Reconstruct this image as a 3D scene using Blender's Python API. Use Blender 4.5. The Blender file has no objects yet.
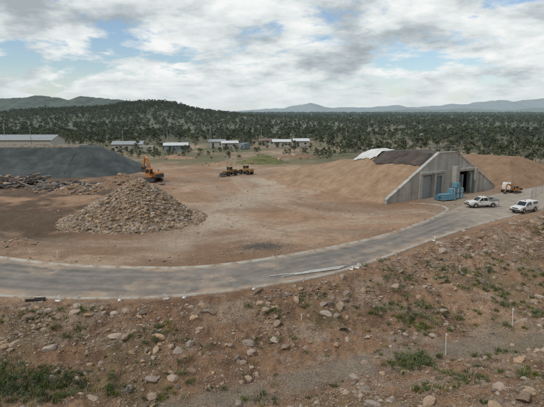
import bpy, math, random, bmesh
import numpy as np
from mathutils import Vector, Matrix, Euler
random.seed(7); rng=np.random.default_rng(7)
scene=bpy.context.scene
D=bpy.data

# ------------------------------------------------------------ noise
def _hash(ix,iy,seed):
    n=(ix.astype(np.int64)*374761393+iy.astype(np.int64)*668265263+seed*1442695041)&0xffffffff
    n=((n^(n>>13))*1274126177)&0xffffffff
    n=n^(n>>16)
    return (n&0xffff)/65535.0
def vn(x,y,seed=0):
    x=np.asarray(x,float);y=np.asarray(y,float)
    ix=np.floor(x);iy=np.floor(y);fx=x-ix;fy=y-iy
    fx=fx*fx*(3-2*fx);fy=fy*fy*(3-2*fy)
    a=_hash(ix,iy,seed);b=_hash(ix+1,iy,seed);c=_hash(ix,iy+1,seed);d=_hash(ix+1,iy+1,seed)
    return (a*(1-fx)+b*fx)*(1-fy)+(c*(1-fx)+d*fx)*fy
def fbm(x,y,seed=0,o=4):
    s=0;a=.5;t=0
    for i in range(o):
        s=s+a*vn(x,y,seed+i*17);t+=a;a*=.5;x=x*2.03+11.3;y=y*2.03+5.1
    return s/t
def sm(x,a,b):
    t=np.clip((x-a)/(b-a),0,1);return t*t*(3-2*t)

# ------------------------------------------------------------ materials
def newmat(name):
    m=D.materials.new(name);m.use_nodes=True
    nt=m.node_tree;b=nt.nodes['Principled BSDF'];return m,nt,b
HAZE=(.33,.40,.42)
def painthaze(nt,col,scale):  # aerial haze painted into the base colour, stronger with distance from the origin
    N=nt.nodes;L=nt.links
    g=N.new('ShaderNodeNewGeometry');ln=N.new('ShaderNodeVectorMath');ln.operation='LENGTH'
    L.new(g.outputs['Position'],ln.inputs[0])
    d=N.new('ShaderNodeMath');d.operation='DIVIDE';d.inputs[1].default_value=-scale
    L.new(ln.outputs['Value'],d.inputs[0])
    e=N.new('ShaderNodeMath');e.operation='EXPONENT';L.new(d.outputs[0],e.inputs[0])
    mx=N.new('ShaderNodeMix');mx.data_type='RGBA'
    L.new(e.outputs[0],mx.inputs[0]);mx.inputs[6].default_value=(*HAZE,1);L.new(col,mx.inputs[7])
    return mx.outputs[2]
def noisemat(name,c1,c2,scale=3,rough=.9,detail=6,bump=0.0,bscale=None,coord='Object',metal=0,c3=None,spec=.2,rand=0.0,haze=0,lo=.35,hi=.65):
    m,nt,b=newmat(name);N=nt.nodes;L=nt.links
    tc=N.new('ShaderNodeTexCoord')
    geo=N.new('ShaderNodeNewGeometry')
    src=geo.outputs['Position'] if coord=='World' else tc.outputs['Object']
    n=N.new('ShaderNodeTexNoise');n.inputs['Scale'].default_value=scale;n.inputs['Detail'].default_value=detail
    n.inputs['Roughness'].default_value=.65
    L.new(src,n.inputs['Vector'])
    r=N.new('ShaderNodeValToRGB');r.color_ramp.elements[0].position=lo;r.color_ramp.elements[1].position=hi
    r.color_ramp.elements[0].color=(*c1,1);r.color_ramp.elements[1].color=(*c2,1)
    if c3:
        e=r.color_ramp.elements.new((lo+hi)/2);e.color=(*c3,1)
    L.new(n.outputs['Fac'],r.inputs['Fac'])
    out=r.outputs['Color']
    if rand>0:
        oi=N.new('ShaderNodeObjectInfo')
        mr=N.new('ShaderNodeMapRange');mr.inputs['To Min'].default_value=1-rand;mr.inputs['To Max'].default_value=1+rand
        L.new(oi.outputs['Random'],mr.inputs['Value'])
        hs=N.new('ShaderNodeHueSaturation');L.new(mr.outputs[0],hs.inputs['Value']);L.new(out,hs.inputs['Color'])
        mm=N.new('ShaderNodeMath');mm.operation='FRACT'
        m2=N.new('ShaderNodeMath');m2.operation='MULTIPLY';m2.inputs[1].default_value=7.31
        L.new(oi.outputs['Random'],m2.inputs[0]);L.new(m2.outputs[0],mm.inputs[0])
        mr2=N.new('ShaderNodeMapRange');mr2.inputs['To Min'].default_value=.6;mr2.inputs['To Max'].default_value=1.25
        L.new(mm.outputs[0],mr2.inputs['Value']);L.new(mr2.outputs[0],hs.inputs['Saturation'])
        out=hs.outputs['Color']
    if haze:
        out=painthaze(nt,out,haze)
    L.new(out,b.inputs['Base Color'])
    b.inputs['Roughness'].default_value=rough;b.inputs['Metallic'].default_value=metal
    b.inputs['Specular IOR Level'].default_value=spec
    if bump:
        n2=N.new('ShaderNodeTexNoise');n2.inputs['Scale'].default_value=bscale or scale*4;n2.inputs['Detail'].default_value=5
        L.new(src,n2.inputs['Vector'])
        bp=N.new('ShaderNodeBump');bp.inputs['Strength'].default_value=bump;bp.inputs['Distance'].default_value=.05
        L.new(n2.outputs['Fac'],bp.inputs['Height']);L.new(bp.outputs[0],b.inputs['Normal'])
    return m
def plain(name,c,rough=.5,metal=0,spec=.4):
    c2=tuple(min(1,x*1.12+.003) for x in c);c1=tuple(x*.80 for x in c)
    return noisemat(name,c1,c2,scale=2.5,rough=rough,metal=metal,spec=spec)

M={}
M['white']=plain('white_paint',(.70,.70,.68),.35)
M['glass']=plain('dark_glass',(.025,.03,.035),.08,0,.6)
M['black']=plain('black_rubber',(.02,.02,.02),.8)
M['steel']=plain('galvanised_steel',(.42,.44,.45),.45,.5)
M['dsteel']=plain('dark_steel',(.08,.08,.08),.6,.3)
M['yellow']=plain('machine_yellow',(.27,.175,.07),.7)
M['orange']=plain('machine_orange',(.46,.20,.065),.6)
M['red']=plain('red_lens',(.5,.03,.02),.3)
M['lamp']=plain('lamp_glass',(.8,.8,.75),.2)
M['roofgrey']=plain('roof_sheet_grey',(.32,.35,.37),.5)
M['roofwhite']=plain('roof_sheet_white',(.60,.63,.64),.5)
M['roofred']=plain('roof_sheet_red',(.22,.15,.125),.6)
M['wallcream']=plain('wall_cream',(.46,.445,.41),.8)
M['wallblue']=plain('wall_blue',(.26,.33,.37),.7)
M['blue']=plain('blue_plastic',(.14,.29,.38),.5)
M['timber']=plain('weathered_timber',(.24,.19,.15),.9)
M['pvc']=plain('pvc_pipe',(.58,.58,.55),.5)
M['door']=plain('door_steel_blue',(.22,.28,.31),.5)
M['conc2']=noisemat('kerb_concrete',(.34,.255,.185),(.47,.44,.39),.9,.9,9,.3,coord='World',c3=(.42,.375,.32),lo=.40,hi=.56)
M['rock']=noisemat('rock',(.20,.138,.095),(.43,.34,.26),6,.95,8,.4,20,rand=.42,c3=(.32,.235,.168))
M['pilerock']=noisemat('pile_rock',(.20,.142,.098),(.43,.345,.25),4,.95,8,.4,20,rand=.42,c3=(.33,.25,.178))
M['darkrock']=noisemat('blue_metal',(.12,.105,.095),(.22,.20,.18),6,.95,8,.3,20,rand=.3)
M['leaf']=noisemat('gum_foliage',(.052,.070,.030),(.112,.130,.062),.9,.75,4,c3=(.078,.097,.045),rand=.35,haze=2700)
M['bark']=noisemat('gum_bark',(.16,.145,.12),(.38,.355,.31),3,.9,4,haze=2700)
M['grassm']=noisemat('grass_blades',(.08,.11,.03),(.19,.21,.08),2,.8,4,rand=.3)
M['drygrass']=noisemat('dry_grass_blades',(.22,.18,.09),(.33,.28,.15),2,.8,4,rand=.3)
M['shrub']=noisemat('shrub_foliage',(.06,.10,.03),(.13,.18,.065),2,.8,4,rand=.35)
M['geo']=noisemat('geotextile_sheet',(.55,.56,.55),(.72,.73,.72),.6,.7,4,.3,2)
M['blacksheet']=noisemat('black_sheet',(.05,.043,.04),(.12,.095,.08),.5,.7,6,.3,3)

def concrete():
    m,nt,b=newmat('formed_concrete');N=nt.nodes;L=nt.links
    tc=N.new('ShaderNodeTexCoord')
    n=N.new('ShaderNodeTexNoise');n.inputs['Scale'].default_value=.5;n.inputs['Detail'].default_value=8;n.inputs['Roughness'].default_value=.7
    L.new(tc.outputs['Object'],n.inputs['Vector'])
    mp=N.new('ShaderNodeMapping');mp.inputs['Scale'].default_value=(1.6,1.6,.12);L.new(tc.outputs['Object'],mp.inputs['Vector'])
    n2=N.new('ShaderNodeTexNoise');n2.inputs['Scale'].default_value=1;n2.inputs['Detail'].default_value=5;L.new(mp.outputs[0],n2.inputs['Vector'])
    r=N.new('ShaderNodeValToRGB');r.color_ramp.elements[0].position=.32;r.color_ramp.elements[1].position=.66
    r.color_ramp.elements[0].color=(.25,.245,.225,1);r.color_ramp.elements[1].color=(.53,.525,.495,1)
    a=N.new('ShaderNodeMath');a.operation='ADD';L.new(n.outputs['Fac'],a.inputs[0]);L.new(n2.outputs['Fac'],a.inputs[1])
    h=N.new('ShaderNodeMath');h.operation='MULTIPLY';h.inputs[1].default_value=.5;L.new(a.outputs[0],h.inputs[0]);L.new(h.outputs[0],r.inputs['Fac'])
    sp=N.new('ShaderNodeSeparateXYZ');L.new(tc.outputs['Object'],sp.inputs[0])
    def line(sock,per,w):
        p=N.new('ShaderNodeMath');p.operation='PINGPONG';p.inputs[1].default_value=per/2;L.new(sock,p.inputs[0])
        q=N.new('ShaderNodeMath');q.operation='GREATER_THAN';q.inputs[1].default_value=w;L.new(p.outputs[0],q.inputs[0]);return q.outputs[0]
    l1=line(sp.outputs['X'],2.4,.03);l2=line(sp.outputs['Z'],1.2,.025)
    mn=N.new('ShaderNodeMath');mn.operation='MINIMUM';L.new(l1,mn.inputs[0]);L.new(l2,mn.inputs[1])
    mr=N.new('ShaderNodeMapRange');mr.inputs['To Min'].default_value=.78;L.new(mn.outputs[0],mr.inputs['Value'])
    mx=N.new('ShaderNodeMix');mx.data_type='RGBA';mx.blend_type='MULTIPLY';mx.inputs[0].default_value=1
    L.new(r.outputs[0],mx.inputs[6]);L.new(mr.outputs[0],mx.inputs[7]);L.new(mx.outputs[2],b.inputs['Base Color'])
    b.inputs['Roughness'].default_value=.9
    return m
M['conc']=concrete()

# ------------------------------------------------------------ mesh helpers
def link(o): scene.collection.objects.link(o);return o
def mesh_np(name,v,f,mats,smooth=False,col=None,linkit=True):
    me=D.meshes.new(name);v=np.asarray(v,np.float32);f=np.asarray(f,np.int32);k=f.shape[1]
    me.vertices.add(len(v));me.vertices.foreach_set('co',v.ravel())
    me.loops.add(f.size);me.loops.foreach_set('vertex_index',f.ravel())
    me.polygons.add(len(f));me.polygons.foreach_set('loop_start',np.arange(0,f.size,k,dtype=np.int32))
    me.polygons.foreach_set('loop_total',np.full(len(f),k,np.int32))
    if smooth: me.polygons.foreach_set('use_smooth',np.ones(len(f),bool))
    if col is not None:
        ca=me.color_attributes.new('Col','FLOAT_COLOR','POINT')
        c=np.ones((len(v),4),np.float32);c[:,:3]=col;ca.data.foreach_set('color',c.ravel())
    me.update(calc_edges=True);me.validate()
    for m in mats: me.materials.append(m)
    o=D.objects.new(name,me)
    if linkit: link(o)
    return o
def gridfaces(nr,nc):
    i=np.arange(nr-1)[:,None]*nc+np.arange(nc-1)[None,:]
    return np.stack([i,i+1,i+nc+1,i+nc],-1).reshape(-1,4)

class MB:
    def __init__(s): s.v=[];s.f=[]
    def add(s,vs,fs):
        b=len(s.v);s.v+= [tuple(v) for v in vs];s.f+=[tuple(b+i for i in f) for f in fs]
    def box(s,c,d,rot=None,taper=1.0):
        hx,hy,hz=d[0]/2,d[1]/2,d[2]/2
        vs=[Vector((x*hx*(taper if z>0 else 1),y*hy*(taper if z>0 else 1),z*hz)) for x,y,z in [(-1,-1,-1),(1,-1,-1),(1,1,-1),(-1,1,-1),(-1,-1,1),(1,-1,1),(1,1,1),(-1,1,1)]]
        if rot: 
            R=Euler(rot).to_matrix();vs=[R@v for v in vs]
        vs=[v+Vector(c) for v in vs]
        s.add(vs,[(3,2,1,0),(4,5,6,7),(0,1,5,4),(1,2,6,5),(2,3,7,6),(3,0,4,7)])
    def cyl(s,p0,p1,r0,r1=None,n=10):
        r1=r0 if r1 is None else r1
        p0=Vector(p0);p1=Vector(p1);a=(p1-p0).normalized()
        t=Vector((0,0,1)) if abs(a.z)<.9 else Vector((1,0,0))
        u=a.cross(t).normalized();w=a.cross(u)
        vs=[p0+(u*math.cos(6.28318*i/n)+w*math.sin(6.28318*i/n))*r0 for i in range(n)]+[p1+(u*math.cos(6.28318*i/n)+w*math.sin(6.28318*i/n))*r1 for i in range(n)]
        s.add(vs,[(i,(i+1)%n,n+(i+1)%n,n+i) for i in range(n)]+[tuple(range(n-1,-1,-1)),tuple(range(n,2*n))])
    def prism(s,prof,y0,y1,inset=None):
        n=len(prof)
        vs=[(x,y0,z) for x,z in prof]+[(x,y1,z) for x,z in prof]
        s.add(vs,[(i,(i+1)%n,n+(i+1)%n,n+i) for i in range(n)]+[tuple(range(n-1,-1,-1)),tuple(range(n,2*n))])
    def loft(s,rings):
        n=len(rings[0]);vs=[p for r in rings for p in r];fs=[]
        for k in range(len(rings)-1):
            fs+=[(k*n+i,k*n+(i+1)%n,(k+1)*n+(i+1)%n,(k+1)*n+i) for i in range(n)]
        fs+=[tuple(range(n-1,-1,-1)),tuple(range((len(rings)-1)*n,len(rings)*n))]
        s.add(vs,fs)
class Thing:
    def __init__(s,name,loc=(0,0,0),rz=0,scale=1):
        s.name=name;s.loc=loc;s.rz=rz;s.sc=scale;s.p={}
    def part(s,pn,mat):
        if pn not in s.p: s.p[pn]=(MB(),mat)
        return s.p[pn][0]
    def done(s,bevel=0):
        e=D.objects.new(s.name,None);link(e);e.location=s.loc;e.rotation_euler=(0,0,s.rz);e.scale=(s.sc,)*3
        e.empty_display_size=.5
        for pn,(mb,mat) in s.p.items():
            me=D.meshes.new(pn);me.from_pydata(mb.v,[],mb.f);me.update();me.materials.append(M[mat])
            bm=bmesh.new();bm.from_mesh(me);bmesh.ops.recalc_face_normals(bm,faces=bm.faces);bm.to_mesh(me);bm.free()
            o=D.objects.new(pn,me);link(o);o.parent=e
            if bevel:
                bv=o.modifiers.new('bevel','BEVEL');bv.width=bevel;bv.segments=2;bv.limit_method='ANGLE'
        return e

def scatter(name,pts,scl,rot,idx,variants):
    coll=D.collections.new(name+'_variants')
    for i,v in enumerate(variants):
        v.name='%s_%02d'%(name,i);coll.objects.link(v)
    me=D.meshes.new(name);n=len(pts);me.vertices.add(n);me.vertices.foreach_set('co',np.asarray(pts,np.float32).ravel())
    for nm,t,a in (('iscl','FLOAT_VECTOR',scl),('irot','FLOAT_VECTOR',rot)):
        at=me.attributes.new(nm,t,'POINT');at.data.foreach_set('vector',np.asarray(a,np.float32).ravel())
    at=me.attributes.new('iidx','INT','POINT');at.data.foreach_set('value',np.asarray(idx,np.int32))
    o=link(D.objects.new(name,me))
    ng=D.node_groups.new(name+'_gn','GeometryNodeTree')
    ng.interface.new_socket('Geometry',in_out='INPUT',socket_type='NodeSocketGeometry')
    ng.interface.new_socket('Geometry',in_out='OUTPUT',socket_type='NodeSocketGeometry')
    N=ng.nodes;L=ng.links
    gi=N.new('NodeGroupInput');go=N.new('NodeGroupOutput');ip=N.new('GeometryNodeInstanceOnPoints')
    ci=N.new('GeometryNodeCollectionInfo');ci.inputs['Collection'].default_value=coll
    ci.inputs['Separate Children'].default_value=True;ci.inputs['Reset Children'].default_value=True
    def na(nm,t):
        a=N.new('GeometryNodeInputNamedAttribute');a.data_type=t;a.inputs['Name'].default_value=nm
        return [q for q in a.outputs if q.enabled and q.name=='Attribute'][0]
    er=N.new('FunctionNodeEulerToRotation')
    L.new(gi.outputs[0],ip.inputs['Points']);L.new(ci.outputs[0],ip.inputs['Instance'])
    ip.inputs['Pick Instance'].default_value=True
    L.new(na('iidx','INT'),ip.inputs['Instance Index'])
    L.new(na('irot','FLOAT_VECTOR'),er.inputs[0]);L.new(er.outputs[0],ip.inputs['Rotation'])
    L.new(na('iscl','FLOAT_VECTOR'),ip.inputs['Scale'])
    L.new(ip.outputs[0],go.inputs[0])
    md=o.modifiers.new('scatter','NODES');md.node_group=ng
    return o

# ------------------------------------------------------------ layout curves (world metres)
near=[(-88,73),(-66,58),(-50,49),(-36,43.2),(-23.9,41.1),(-18.3,40.5),(-10.6,40.6),(-4.66,42.0),(.75,44.2),(5.8,47.0),(11.9,52.0),(19.9,59.9),(30,68.9),(46,81.5),(60,93),(80,110)]
far=[(-80,86),(-60,70),(-45,59.5),(-36,54.8),(-30.3,52.6),(-22.5,50),(-14.8,49),(-8.5,49),(-2.4,51.1),(5.65,55.7),(13.7,61.6),(21.5,69.5),(28.5,78),(35,86),(47,98),(66,114)]
def cr(P,k=8):
    P=[np.array(p,float) for p in P];P=[2*P[0]-P[1]]+P+[2*P[-1]-P[-2]];out=[]
    for i in range(1,len(P)-2):
        for j in range(k):
            t=j/k;a,b,c,d=P[i-1:i+3]
            out.append(.5*((2*b)+(-a+c)*t+(2*a-5*b+4*c-d)*t*t+(-a+3*b-3*c+d)*t**3))
    out.append(P[-2]);return np.array(out)
NE=cr(near);FE=cr(far)
poly=np.concatenate([NE,FE[::-1]])
def inroad(x,y):
    res=np.zeros(x.shape,bool);sel=(y>36)&(y<116)&(np.abs(x)<90)
    xs=x[sel];ys=y[sel];ins=np.zeros(xs.shape,bool);n=len(poly)
    for i in range(n):
        x1,y1=poly[i];x2,y2=poly[(i+1)%n]
        if y1==y2: continue
        c=((y1>ys)!=(y2>ys))&(xs<(x2-x1)*(ys-y1)/(y2-y1)+x1);ins^=c
    res[sel]=ins;return res
def Yn(x): return np.interp(x,[p[0] for p in NE],[p[1] for p in NE])
def Yf(x): return np.interp(x,[p[0] for p in FE],[p[1] for p in FE])
def Yt(x): return 30.2+.34*np.clip(x,-60,60)+1.0*np.sin(x*.16)
def height(x,y,rough=True):
    x=np.asarray(x,float);y=np.asarray(y,float)
    yn=Yn(x);yt=Yt(x);a=(yn-y)/(yn-yt)
    fg=sm(a,.03,.14)
    z=-2.2*sm(a,.14,.78)
    z=z+np.maximum(0,yt-1.3-y)*.33*sm(yt-1.3-y,0,3)+.25*np.maximum(0,15-y)
    z=z+ .45*np.exp(-((a-.17)/.06)**2)*sm(x,-5,12)
    track=np.exp(-((y-yt)/1.7)**2)
    if rough:
        rid=np.abs(fbm(x/1.3,y/1.3,14,3)-.5)*2
        z=z+fg*(1-.8*track)*(1.1*(fbm(x/4.0,y/4.0,3)-.5)+.6*(fbm(x/1.1,y/1.1,9,3)-.5)+.34*(fbm(x/.4,y/.4,19,2)-.5)-.4*rid*sm(fbm(x/5,y/5,23),.4,.6))
    yf=Yf(x);s=sm(y-yf,1,6)*(1-sm(y,170,260))
    z=z+s*(.5*(fbm(x/14,y/14,31)-.5)+.16*(fbm(x/2.2,y/2.2,33,3)-.5))
    z=z+.22*np.exp(-((y-yf-3.2)/.8)**2)*sm(fbm(x/6,y/6,37),.4,.6)*sm(-np.abs(x+5),-28,-18)
    dk=s*sm(-x,22,34)*(1-sm(y,105,118))
    z=z+dk*(1.1*(fbm(x/6,y/6,41)-.5)+.4*(fbm(x/1.5,y/1.5,43,3)-.5))
    def g(cx,cy,h,sx,sy): return h*np.exp(-((x-cx)/sx)**2-((y-cy)/sy)**2)
    z=z+(g(-175,840,18,85,150)+g(-285,860,17,110,150)+g(-440,950,14,120,150)+g(-60,900,6,90,150))*(1+.25*(fbm(x/60,y/60,55)-.5)*2)
    z=z+sm(y,300,900)*2.0*(fbm(x/200,y/200,51)-.5)
    return z

# ------------------------------------------------------------ terrain
ang=np.concatenate([np.arange(-180,-36,3.0),np.arange(-36,36,.115),np.arange(36,181,3.0)]);ang[-1]=180
rad=np.concatenate([[.5,2],np.exp(np.arange(math.log(5),math.log(400),.0062)),np.exp(np.arange(math.log(400),math.log(16000),.03))])
A,R=np.meshgrid(np.radians(ang),rad)
X=R*np.sin(A);Y=R*np.cos(A);Z=height(X,Y)
ir=inroad(X,Y);Z=np.where(ir,-.30,Z)
def cmix(c,d,t): return c*(1-t[...,None])+np.array(d)*t[...,None]
yn=Yn(X);yf=Yf(X);yt=Yt(X);a=(yn-Y)/(yn-yt)
n1=fbm(X/7,Y/7,61);n2=fbm(X/1.8,Y/1.8,65);n3=fbm(X/22,Y/9,69)
C=np.zeros(X.shape+(3,))+np.array((.43,.27,.172))
C=cmix(C,(.52,.385,.275),sm(n1,.50,.66)*.8)
C=cmix(C,(.26,.158,.10),sm(1-n3,.50,.64)*.7)
C=cmix(C,(.32,.20,.128),sm(n2,.53,.68)*.6)
def track_line(pts):
    P=cr(pts,10);best=np.full(X.shape,1e9);sel=(Y>45)&(Y<150)&(np.abs(X)<75)
    xs=X[sel];ys=Y[sel];bd=np.full(xs.shape,1e9)
    for p in P: bd=np.minimum(bd,(xs-p[0])**2+(ys-p[1])**2)
    best[sel]=np.sqrt(bd);return best
for pts,dark in (([(24,79),(12,76),(2,84),(-5,100),(-9,120),(-14,150)],0),([(16,64),(6,66),(-4,72),(-9,88),(-14,110),(-22,122)],1),([(22,72),(8,70),(-4,62),(-16,58.5),(-30,60),(-44,68)],0),([(18,78),(6,90),(-4,112),(-2,135)],1),([(-10,62),(-5,78),(-10,98),(-25,112)],1),([(10,60),(-2,66),(-8,74),(-6,90),(4,100)],1)):
    d=track_line(pts)
    t=np.exp(-((d-1.0)/.45)**2)*(.35+.65*sm(n2,.4,.6))
    C=cmix(C,(.21,.135,.095) if dark else (.54,.42,.31),t*.6*sm(Y-yf,.5,3))
    C=cmix(C,(.52,.40,.295),np.exp(-(d/2.2)**2)*.35*sm(Y-yf,.5,3))
hx=-6+ (Y-60)*.02+3*np.sin(Y/14);C=cmix(C,(.56,.46,.36),np.exp(-((X-hx)/5)**2)*(1-sm(Y,115,140))*sm(Y-yf,1,6)*.7*sm(n1,.35,.6))
dk=sm(-X,21,31)*(1-sm(Y,118,128))*sm(Y-yf,3,10)*sm(n1+.35*n2,.42,.72)
C=cmix(C,(.12,.080,.055),np.clip(dk,0,1)*.9)
C=cmix(C,(.14,.115,.095),np.exp(-((X+1.2)/2.4)**2-((Y-57.3)/1.9)**2)*sm(n2,.3,.5))
fg=sm(a,.02,.08)
F=np.zeros(X.shape+(3,))+np.array((.345,.21,.128))
F=cmix(F,(.46,.30,.195),sm(n1,.5,.66)*.7);F=cmix(F,(.20,.12,.077),sm(n2,.52,.68)*.7)
F=cmix(F,(.43,.345,.265),sm(fbm(X/3,Y/2,77),.52,.68)*.6)
F=cmix(F,(.14,.085,.058),sm(fbm(X/.7,Y/.7,79,3),.58,.72)*.6)
F=cmix(F,(.30,.255,.20),np.exp(-((Y-yt)/1.5)**4)*.8*sm(fbm(X/2,Y/2,87),.2,.45))
gm=sm(fbm(X/5,Y/5,81),.55,.68)*sm(a,.15,.3)
F=cmix(F,(.16,.15,.072),gm*.4)
C=C*(1-fg[...,None])+F*fg[...,None]
yd=sm(X,24,30)*sm(Y,70,80)*(1-sm(Y,112,122))*(1-fg)
C=cmix(C,(.35,.29,.225),yd*.85*(.6+.4*sm(n1,.4,.6)))
b1=sm(Y+14*(n3-.5)+ np.clip(X-20,0,30)*1.2,138,165)
gr=np.zeros(X.shape+(3,))+np.array((.31,.235,.155));gr=cmix(gr,(.44,.32,.225),sm(n1,.50,.62));gr=cmix(gr,(.145,.15,.075),sm(fbm(X/20,Y/30,91),.48,.60)*.8);gr=cmix(gr,(.16,.14,.075),sm(n2,.5,.65)*.5)
C=C*(1-b1[...,None])+gr*b1[...,None]
b2=sm(R,225,330);C=cmix(C,(.12,.12,.068),b2)
big=fbm(X/260,Y/500,95);C=cmix(C,(.19,.175,.105),b2*sm(big,.5,.65)*.6)
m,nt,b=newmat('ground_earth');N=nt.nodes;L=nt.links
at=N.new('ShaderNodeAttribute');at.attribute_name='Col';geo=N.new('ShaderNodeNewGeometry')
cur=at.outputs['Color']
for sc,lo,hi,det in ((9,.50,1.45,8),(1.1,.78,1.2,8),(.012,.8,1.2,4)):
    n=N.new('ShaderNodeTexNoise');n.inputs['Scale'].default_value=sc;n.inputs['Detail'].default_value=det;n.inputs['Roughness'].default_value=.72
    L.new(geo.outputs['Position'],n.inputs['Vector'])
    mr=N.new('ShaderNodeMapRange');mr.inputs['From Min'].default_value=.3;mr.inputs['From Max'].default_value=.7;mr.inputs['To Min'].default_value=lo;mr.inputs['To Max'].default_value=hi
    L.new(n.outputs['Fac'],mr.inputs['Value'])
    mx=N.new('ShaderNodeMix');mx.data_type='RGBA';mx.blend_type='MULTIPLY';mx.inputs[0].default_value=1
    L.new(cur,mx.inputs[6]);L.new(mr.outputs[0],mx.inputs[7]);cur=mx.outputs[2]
cur=painthaze(nt,cur,2700)
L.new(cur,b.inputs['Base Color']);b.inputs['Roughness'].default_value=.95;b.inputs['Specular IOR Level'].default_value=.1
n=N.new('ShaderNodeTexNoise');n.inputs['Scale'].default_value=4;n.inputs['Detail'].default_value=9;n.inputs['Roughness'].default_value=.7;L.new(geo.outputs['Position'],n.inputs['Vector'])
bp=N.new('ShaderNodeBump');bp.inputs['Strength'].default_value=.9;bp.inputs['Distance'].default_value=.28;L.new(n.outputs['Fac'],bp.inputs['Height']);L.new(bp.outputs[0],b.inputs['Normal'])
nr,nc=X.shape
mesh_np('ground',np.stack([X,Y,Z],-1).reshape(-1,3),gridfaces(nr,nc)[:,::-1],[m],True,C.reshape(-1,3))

# ------------------------------------------------------------ road + kerbs
m,nt,b=newmat('road_surface');N=nt.nodes;L=nt.links
geo=N.new('ShaderNodeNewGeometry')
at=N.new('ShaderNodeAttribute');at.attribute_name='Col'
cur=at.outputs['Color']
for sc,lo,hi in ((14,.7,1.3),(.7,.80,1.2)):
    n=N.new('ShaderNodeTexNoise');n.inputs['Scale'].default_value=sc;n.inputs['Detail'].default_value=9;L.new(geo.outputs['Position'],n.inputs['Vector'])
    mr=N.new('ShaderNodeMapRange');mr.inputs['From Min'].default_value=.3;mr.inputs['From Max'].default_value=.7;mr.inputs['To Min'].default_value=lo;mr.inputs['To Max'].default_value=hi
    L.new(n.outputs['Fac'],mr.inputs['Value'])
    mx=N.new('ShaderNodeMix');mx.data_type='RGBA';mx.blend_type='MULTIPLY';mx.inputs[0].default_value=1
    L.new(cur,mx.inputs[6]);L.new(mr.outputs[0],mx.inputs[7]);cur=mx.outputs[2]
L.new(cur,b.inputs['Base Color']);b.inputs['Roughness'].default_value=.85
NC=41
T=np.linspace(0,1,NC)
RX=NE[:,None,:]*(1-T[None,:,None])+FE[:,None,:]*T[None,:,None]
k=6;idx=np.linspace(0,len(RX)-1,(len(RX)-1)*k+1);i0=np.minimum(idx.astype(int),len(RX)-2);fr=(idx-i0)[:,None,None]
RX=RX[i0]*(1-fr)+RX[i0+1]*fr
rz=.02+.10*(1-(2*T-1)**2)
V=np.concatenate([RX,np.broadcast_to(rz[None,:,None],RX.shape[:2]+(1,))],-1)
rx,ry=RX[...,0],RX[...,1]
RC=np.zeros(RX.shape[:2]+(3,))+np.array((.22,.192,.163))
TT=np.broadcast_to(T[None,:],RX.shape[:2])
streak=fbm(TT*9,idx[:,None]*.12+0*TT,5)
RC=cmix(RC,(.15,.136,.122),sm(streak,.45,.62)*.7)
wt=sum(np.exp(-((TT-c)/.035)**2) for c in (.2,.38,.62,.8))
RC=cmix(RC,(.12,.11,.10),np.clip(wt,0,1)*.6*sm(fbm(rx/6,ry/6,6),.3,.6))
RC=cmix(RC,(.38,.275,.195),sm(np.abs(2*TT-1)+.8*(fbm(rx/2.0,ry/2.0,8)-.5),.66,1.0)*.9)
RC=cmix(RC,(.37,.28,.205),sm(fbm(rx/4,ry/4,12),.52,.66)*.55*sm(fbm(rx/.9,ry/.9,13,3),.3,.6))
RC=cmix(RC,(.35,.295,.235),sm(rx,24,34)*.8)
mesh_np('road',V.reshape(-1,3),gridfaces(*RX.shape[:2]),[m],True,RC.reshape(-1,3))
def sweep(name,P,prof,mat):
    P=np.array(P);t=np.gradient(P,axis=0);t/=np.linalg.norm(t,axis=1)[:,None]
    nrm=np.stack([-t[:,1],t[:,0]],1);k=len(prof)
    v=[(p[0]+q[0]*o,p[1]+q[1]*o,z) for p,q in zip(P,nrm) for o,z in prof]
    f=[(i*k+j,i*k+(j+1)%k,(i+1)*k+(j+1)%k,(i+1)*k+j) for i in range(len(P)-1) for j in range(k)]
    return mesh_np(name,v,f,[M[mat]])
sweep('kerb',NE,[(-.20,-.5),(-.20,.15),(-.02,.16),(.04,.06),(.32,.05),(.32,-.5)],'conc2')
FK=cr(far[:12]+[(27.5,77),(29.5,81),(28.5,84),(24.5,85.6)])
sweep('kerb',FK,[(.20,-.5),(.20,.15),(.02,.16),(-.04,.06),(-.32,.05),(-.32,-.5)],'conc2')

# ------------------------------------------------------------ instanced variants
def rockv(seed,mat,sub=2):
    bm=bmesh.new();bmesh.ops.create_icosphere(bm,subdivisions=sub,radius=1)
    r=random.Random(seed);pl=[(Vector((r.uniform(-1,1),r.uniform(-1,1),r.uniform(-1,1))).normalized(),r.uniform(.55,.85)) for _ in range(9)]
    for v in bm.verts:
        for nn,dd in pl:
            e=v.co.dot(nn)-dd
            if e>0: v.co-=nn*e
        v.co*=1+r.uniform(-.05,.05)
        v.co.z*=.72;v.co.x*=1.15
    me=D.meshes.new('rock');bm.to_mesh(me);bm.free();me.materials.append(mat);return D.objects.new('rock',me)
def cards(n,center_fn,size,rr):
    V=[];F=[]
    for i in range(n):
        c=center_fn();s=size*rr.uniform(.5,1.3)
        q=Euler((rr.uniform(0,6.28),rr.uniform(0,6.28),rr.uniform(0,6.28))).to_matrix()
        b=len(V)
        for dx,dy in ((-1,-.45),(.2,-.7),(1,.1),(.1,.6)): V.append(tuple(c+q@Vector((dx*s,dy*s,rr.uniform(-.2,.2)*s))))
        F.append((b,b+1,b+2,b+3))
    return V,F
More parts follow.
